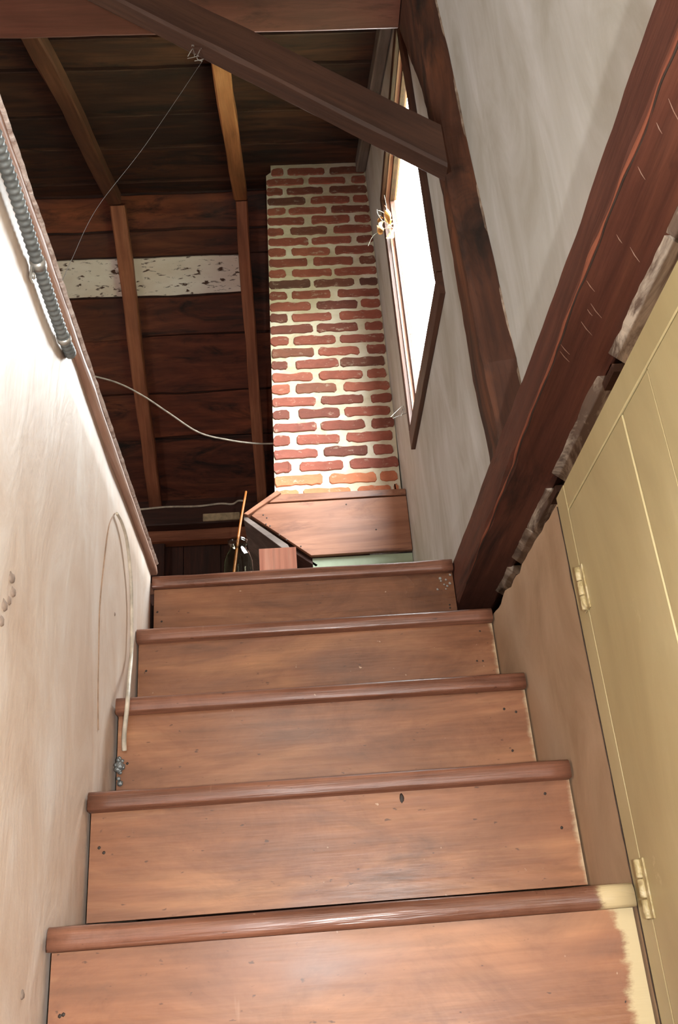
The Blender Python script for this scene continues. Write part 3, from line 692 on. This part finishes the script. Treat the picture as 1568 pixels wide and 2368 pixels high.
def brick_bm(wd, ht, dp, seed):
    bm = bmesh.new(); pts = []; nseg = 9
    r = 0.012
    base = [(r*0.8, 0)]+[(wd*i/nseg, 0) for i in range(1, nseg)]+[(wd-r*0.8, 0), (wd, r), (wd, ht-r), (wd-r*0.8, ht)]+[(wd*i/nseg, ht) for i in range(nseg-1, 0, -1)]+[(r*0.8, ht), (0, ht-r), (0, r)]
    for (a, b) in base:
        pts.append((a+noise.noise(Vector((a*28, b*28, seed)))*0.005+noise.noise(Vector((a*90, b*90, seed)))*0.003, b+noise.noise(Vector((a*28, b*28, seed+7)))*0.007+noise.noise(Vector((a*95, b*95, seed+3)))*0.003))
    cx, cz = wd/2, ht/2
    inn = [(cx+(a-cx)*0.975, cz+(b-cz)*0.90) for a, b in pts]
    loft(bm, [[(a, 0, b) for a, b in inn], [(a, 0.003, b) for a, b in pts], [(a, dp, b) for a, b in pts]])
    return bm
course = 0.0716; rows = int((CZ1-CZ0)/course)
rb = random.Random(11)
for k in range(rows+1):
    z0 = CZ0+0.008+k*course
    if z0+0.05 > CZ1: break
    if k == 0: lay = [(0.0, 0.11), (0.132, 0.215), (0.375, 0.155), (0.545, 0.03)]
    elif k == 1: lay = [(0.0, 0.228), (0.25, 0.215), (0.485, 0.085)]
    elif k % 2 == 0: lay = [(0.0, 0.088+rb.uniform(-.008, .008)), (0.115, 0.205), (0.345, 0.225)]
    else: lay = [(0.0, 0.206), (0.232, 0.205), (0.468, 0.102)]
    for j, (a, wd) in enumerate(lay):
        a += rb.uniform(-0.006, 0.006) if a else 0.001
        wd += rb.uniform(-0.010, 0.006)
        if z0 > 3.0 and a < 0.02: a += 0.03; wd -= 0.03
        a = min(a, 0.575); wd = min(wd, 0.575-a)
        x = lean(CX0+a, z0); 
        if x+wd > XG-0.003: wd = XG-0.003-x
        t = z0/3.2
        m = M_BRICKO if k < 2 else (M_BRICKD if rb.random() < (0.04 if k < 10 else 0.16)+(0.2 if j == 2 and k > 10 else 0) else M_BRICK)  # dark bricks more frequent higher up and at the right end
        ht = 0.051+rb.uniform(-0.003, 0.003)
        mk('brick', brick_bm(wd, ht, 0.10, k*3.7+j*11.3), m, Matrix.Translation((x, CY-0.0035-rb.uniform(0, 0.002), z0)), chim)

# wooden box around the foot of the chimney
cbx = thing('chimney_box', 'brown plank box with a pointed left side carrying the brick chimney', 'box', (0.55, 1.5, 0.69))
def yprism(bm, poly, y0, y1, O=(0, 0)):
    a = [bm.verts.new((x-O[0], 0, z-O[1])) for x, z in poly]; b = [bm.verts.new((x-O[0], y1-y0, z-O[1])) for x, z in poly]; n = len(poly)
    bm.faces.new(a); bm.faces.new(b[::-1])
    for i in range(n): bm.faces.new((a[i], b[i], b[(i+1) % n], a[(i+1) % n]))
def ypart(name, poly, y0, y1, m):
    bm = bmesh.new(); yprism(bm, poly, y0, y1); bmesh.ops.bevel(bm, geom=bm.edges[:], offset=0.002, segments=1, affect='EDGES')
    return mk(name, bm, m, Matrix.Translation((0, y0, 0)), cbx)
XB = XG-0.002
ypart('front_board', [(0.235, 0.953), (XB, 0.957), (XB, 0.697), (0.432, 0.694), (0.182, 0.900)], 1.500, 1.522, M_PINE)
ypart('ledge_board', [(0.262, 0.958), (XB, 0.962), (XB, 0.992), (0.300, 0.996)], 1.497, 1.60, M_PINE)
ypart('slanted_board', [(0.150, 0.905), (0.168, 0.896), (0.318, 0.998), (0.300, 1.012)], 1.485, 2.04, M_PINE)
ypart('slanted_board', [(0.150, 0.903), (0.166, 0.893), (0.335, 0.752), (0.352, 0.715), (0.338, 0.710), (0.150, 0.880)], 1.500, 2.04, M_GREYB)
ypart('top_board', [(0.305, 0.995), (XB, 0.995), (XB, 1.008), (0.305, 1.008)], 1.602, 2.04, M_PINE)
ypart('side_panel', [(0.442, 0.002), (0.46, 0.002), (0.46, 0.692), (0.442, 0.692)], 1.545, 2.04, M_DARK)
ypart('under_panel', [(0.19, 0.86), (0.20, 0.87), (0.46, 0.66), (0.45, 0.65)], 1.524, 2.04, M_DARK)
bm = bmesh.new(); yprism(bm, [(0.437, 0.002), (XB, 0.002), (XB, 0.691), (0.437, 0.691)], 1.524, 1.543)
one(mk('green_panel', bm, M_GREEN, Matrix.Translation((0, 1.524, 0))), 'pale green painted panel under the chimney box', 'panel')
for (x, z) in ((0.235, 0.90), (0.25, 0.885), (0.245, 0.855), (0.262, 0.845), (0.30, 0.80), (0.33, 0.775), (0.39, 0.74), (0.6, 0.93), (0.72, 0.80)):
    bm = bmesh.new(); bmesh.ops.create_icosphere(bm, subdivisions=1, radius=0.004); bmesh.ops.scale(bm, vec=(1, 0.4, 1), verts=bm.verts)
    mk('nail_head', bm, M_NAIL, Matrix.Translation((x, 1.4995, z)), cbx)

# ------------------------------------------------------------------ loose things beyond the top step
bm = bmesh.new(); bmesh.ops.create_cube(bm, size=1)
for v in bm.verts: v.co = Vector((v.co.z*0.187+0.0945, v.co.y*0.098, v.co.x*0.098))
bmesh.ops.bevel(bm, geom=bm.edges[:], offset=0.004, segments=2, affect='EDGES')
one(mk('lumber_block', bm, M_LUM, Matrix(((0, 0, 1, 0.309), (0, 1, 0, 0.352), (1, 0, 0, 0.001), (0, 0, 0, 1)))), 'pinkish sawn lumber post end standing behind the top step', 'lumber')
bm = bmesh.new()
p0, p1 = Vector((0.052, 1.10, 0.009)), Vector((0.1635, 1.462, 1.0)); Ms, Ls = frame_m(p0, p1, (0, 0, 1))
tube(bm, [(Ls*i/20, 0.003*math.sin(i*0.5), 0.002*math.sin(i*0.3)) for i in range(21)], [0.008-0.003*i/20 for i in range(21)], 8)
one(mk('walking_stick', bm, M_AMBER, Ms, None, True), 'slender amber wooden stick leaning against the chimney box', 'stick')
jug = thing('glass_jar', 'dusty clear round-shouldered glass jar on the attic floor behind the top step', 'jar', (0.186, 0.46, 0.001))
prof_j = [(0.0, 0.0), (0.040, 0.0), (0.046, 0.006), (0.046, 0.19), (0.044, 0.225), (0.036, 0.252), (0.026, 0.264), (0.025, 0.280), (0.028, 0.282), (0.028, 0.290), (0.023, 0.290), (0.022, 0.264), (0.033, 0.249), (0.041, 0.224), (0.043, 0.19), (0.043, 0.010), (0.0, 0.008)]
bm = bmesh.new(); sg = 20; rings = []
for r, z in prof_j:
    rings.append([bm.verts.new((r*math.cos(a*2*math.pi/sg), r*math.sin(a*2*math.pi/sg), z)) for a in range(sg)] if r > 0 else [bm.verts.new((0, 0, z))])
for a, b in zip(rings, rings[1:]):
    for i in range(sg):
        j = (i+1) % sg
        if len(a) == 1: bm.faces.new((a[0], b[i], b[j]))
        elif len(b) == 1: bm.faces.new((a[i], b[0], a[j]))
        else: bm.faces.new((a[i], b[i], b[j], a[j]))
mk('jar_body', bm, M_JUG, Matrix.Translation((0.186, 0.46, 0.001)), jug, True)
bm = bmesh.new(); tube(bm, [(0, 0, 0.2835), (0, 0, 0.2845), (0, 0, 0.2950), (0, 0, 0.2955)], [0.0295, 0.0305, 0.0305, 0.029], 20); mk('jar_rim', bm, M_JUG, Matrix.Translation((0.186, 0.46, 0.001)), jug, True)

# ------------------------------------------------------------------ conduit, cords, webs
cond = thing('electrical_conduit', 'ribbed grey flexible metal conduit clipped along the top of the left wall', 'conduit', (0.012, -0.865, 0.02))
path = smooth_path([(0.012, -2.45, 0.098), (0.012, -1.9, 0.073), (0.012, -1.5, 0.055), (0.013, -1.22, 0.038), (0.012, -1.06, 0.021), (0.011, -0.94, 0.013), (0.010, -0.885, 0.018), (0.004, -0.868, 0.030)], 70)
# even spacing
acc = [0]
for a, b in zip(path, path[1:]): acc.append(acc[-1]+(b-a).length)
pitch_ = 0.0105; pts = []; rad = []
tot = acc[-1]; nn = int(tot/pitch_*6); j = 0
for i in range(nn+1):
    s = tot*i/nn
    while j < len(acc)-2 and acc[j+1] < s: j += 1
    t = (s-acc[j])/max(1e-9, acc[j+1]-acc[j]); pts.append(path[j].lerp(path[j+1], t))
    rad.append(0.0090+0.0010*math.sin(s/pitch_*2*math.pi))
bm = bmesh.new(); tube(bm, pts, rad, 12); mk('conduit_tube', bm, M_STEEL, None, cond, True)
for (yy, wd, m) in ((-1.085, 0.013, M_CLAMP), (-0.925, 0.008, M_CLAMP)):
    i0 = min(range(len(pts)), key=lambda i: abs(pts[i].y-yy)); c = pts[i0]
    bm = bmesh.new()
    tube(bm, [c+Vector((0, -wd/2, 0.0005)), c+Vector((0, wd/2, -0.0005))], 0.0112, 14)
    s_ = mk('conduit_clamp', bm, m, None, cond, True)
    if wd > 0.01:
        bm = bmesh.new(); box(bm, 0.0035, 0.0065, c.y-wd/2, c.y+wd/2, c.z-0.030, c.z-0.008); mk('clamp_tab', bm, m, None, s_)
        bm = bmesh.new(); bmesh.ops.create_icosphere(bm, subdivisions=2, radius=0.005); bmesh.ops.scale(bm, vec=(0.6, 1, 1), verts=bm.verts)
        mk('screw', bm, m, Matrix.Translation((0.0075, c.y, c.z-0.022)), s_, True)

def cord(name, ctrl, r, m, label, cat='cord', n=12, seg=8):
    bm = bmesh.new(); pp = smooth_path(ctrl, n)
    if isinstance(r, list):
        rr = [r[0]+(r[1]-r[0])*i/(len(pp)-1) for i in range(len(pp))]
    else: rr = r
    tube(bm, pp, rr, seg); return one(mk(name, bm, m, None, None, True), label, cat)
cord('cream_cord', [(0.004, -0.445, -0.052), (0.007, -0.40, -0.055), (0.009, -0.35, -0.078), (0.009, -0.296, -0.145), (0.009, -0.272, -0.257), (0.012, -0.290, -0.31), (0.020, -0.345, -0.358), (0.028, -0.397, -0.414), (0.0265, -0.398, -0.446), (0.021, -0.385, -0.483), (0.020, -0.3735, -0.509)], [0.0030, 0.0048], M_CORD, 'cream painted cord running down the left wall and over a tread end')
cord('sagging_cord', [(-0.75, 1.7, 1.90), (-0.628, 1.75, 1.869), (-0.475, 1.75, 1.808), (-0.345, 1.75, 1.723), (-0.216, 1.75, 1.614), (-0.069, 1.75, 1.493), (0.077, 1.75, 1.441), (0.20, 1.75, 1.415), (0.291, 1.752, 1.41)], 0.0045, M_SAG, 'thin pale cord sagging across the far rafters to the chimney')
cord('plate_cord', [(-1.0, 3.292, 1.90), (-0.646, 3.292, 1.888), (-0.45, 3.292, 1.895), (-0.25, 3.292, 1.888), (-0.1, 3.292, 1.898), (-0.02, 3.292, 1.89), (0.02, 3.292, 1.912), (0.06, 3.292, 1.908)], 0.007, M_CORD, 'white cord lying along the upper edge of the wall plate')
cord('cobweb_strand', [(0.191, -0.345, 1.452), (0.026, -0.35, 1.093), (-0.055, -0.5, 0.72), (-0.05, -0.70, 0.38), (0.006, -0.955, 0.089)], 0.0005, M_WEB, 'long dusty cobweb strand stretched from the brace to the left wall trim', 'cobweb', 14, 5)
def tuft(name, c, n, s, m, label, seed, leaf=None):
    rr = random.Random(seed); bm = bmesh.new(); c = Vector(c)
    for i in range(n):
        a = c+Vector([rr.gauss(0, s*0.4) for _ in range(3)])*1.0; d = Vector([rr.gauss(0, s) for _ in range(3)])
        tube(bm, smooth_path([a, a+d*0.5+Vector([rr.gauss(0, s*0.3) for _ in range(3)]), a+d], 4), 0.0012, 4)
    o = one(mk(name, bm, m), label, 'cobweb')
    if leaf:
        for i in range(7):
            bm = bmesh.new(); a = Vector((0, 0, 0)); secs = []
            rr2 = random.Random(seed*10+i)
            for k in range(7):
                t = k/6; wd = 0.016*math.sin(math.pi*min(1, t*0.9+0.05))
                p = Vector((0.012*math.sin(t*3+i), 0.012*math.cos(t*2.3+i), t*0.075)); q = Vector((math.cos(i+t*2), math.sin(i+t*2), 0))
                secs.append([p-q*wd, p+Vector((0, 0, 0.0))+q.orthogonal()*0.001, p+q*wd, p-q.orthogonal()*0.001])
            loft(bm, secs)
            Ml = Matrix.Translation(c+Vector([rr2.uniform(-s, s)*0.5, rr2.uniform(-s, s)*0.6, rr2.uniform(-1.6, 0.9)*s])) @ Matrix.Rotation(rr2.uniform(-0.9, 0.9), 4, 'X') @ Matrix.Rotation(rr2.uniform(-0.6, 0.6), 4, 'Y')
            mk('dry_scrap', bm, leaf, Ml, o)
    return o
tuft('cobweb_tuft', (0.845, 0.97, 2.05), 14, 0.04, M_DUSTY, 'tangled cobweb with dry amber scraps hanging in the window corner', 4, M_LEAFY)
tuft('cobweb_tuft', (0.855, 1.12, 1.17), 9, 0.025, M_DUSTY, 'small pale cobweb wisp between the chimney and the window casing', 5)
tuft('cobweb_tuft', (0.165, -0.35, 1.44), 10, 0.025, M_DUSTY, 'grey cobweb wisp under the knee brace at the pale rafter', 6)
bm = bmesh.new()
for v_ in range(14):
    rr = random.Random(v_); b2 = bmesh.new(); bmesh.ops.create_icosphere(b2, subdivisions=1, radius=rr.uniform(0.003, 0.008))
    tm = bpy.data.meshes.new('tmp'); bmesh.ops.translate(b2, vec=(rr.uniform(0, 0.010), rr.gauss(0, 0.008), rr.gauss(0, 0.012)), verts=b2.verts); b2.to_mesh(tm); b2.free(); bm.from_mesh(tm); bpy.data.meshes.remove(tm)
one(mk('foil_scrap', bm, M_STEEL, Matrix.Translation((0.006, -0.376, -0.540))), 'crumpled silvery foil scrap stuck low in the left corner of a riser', 'foil')
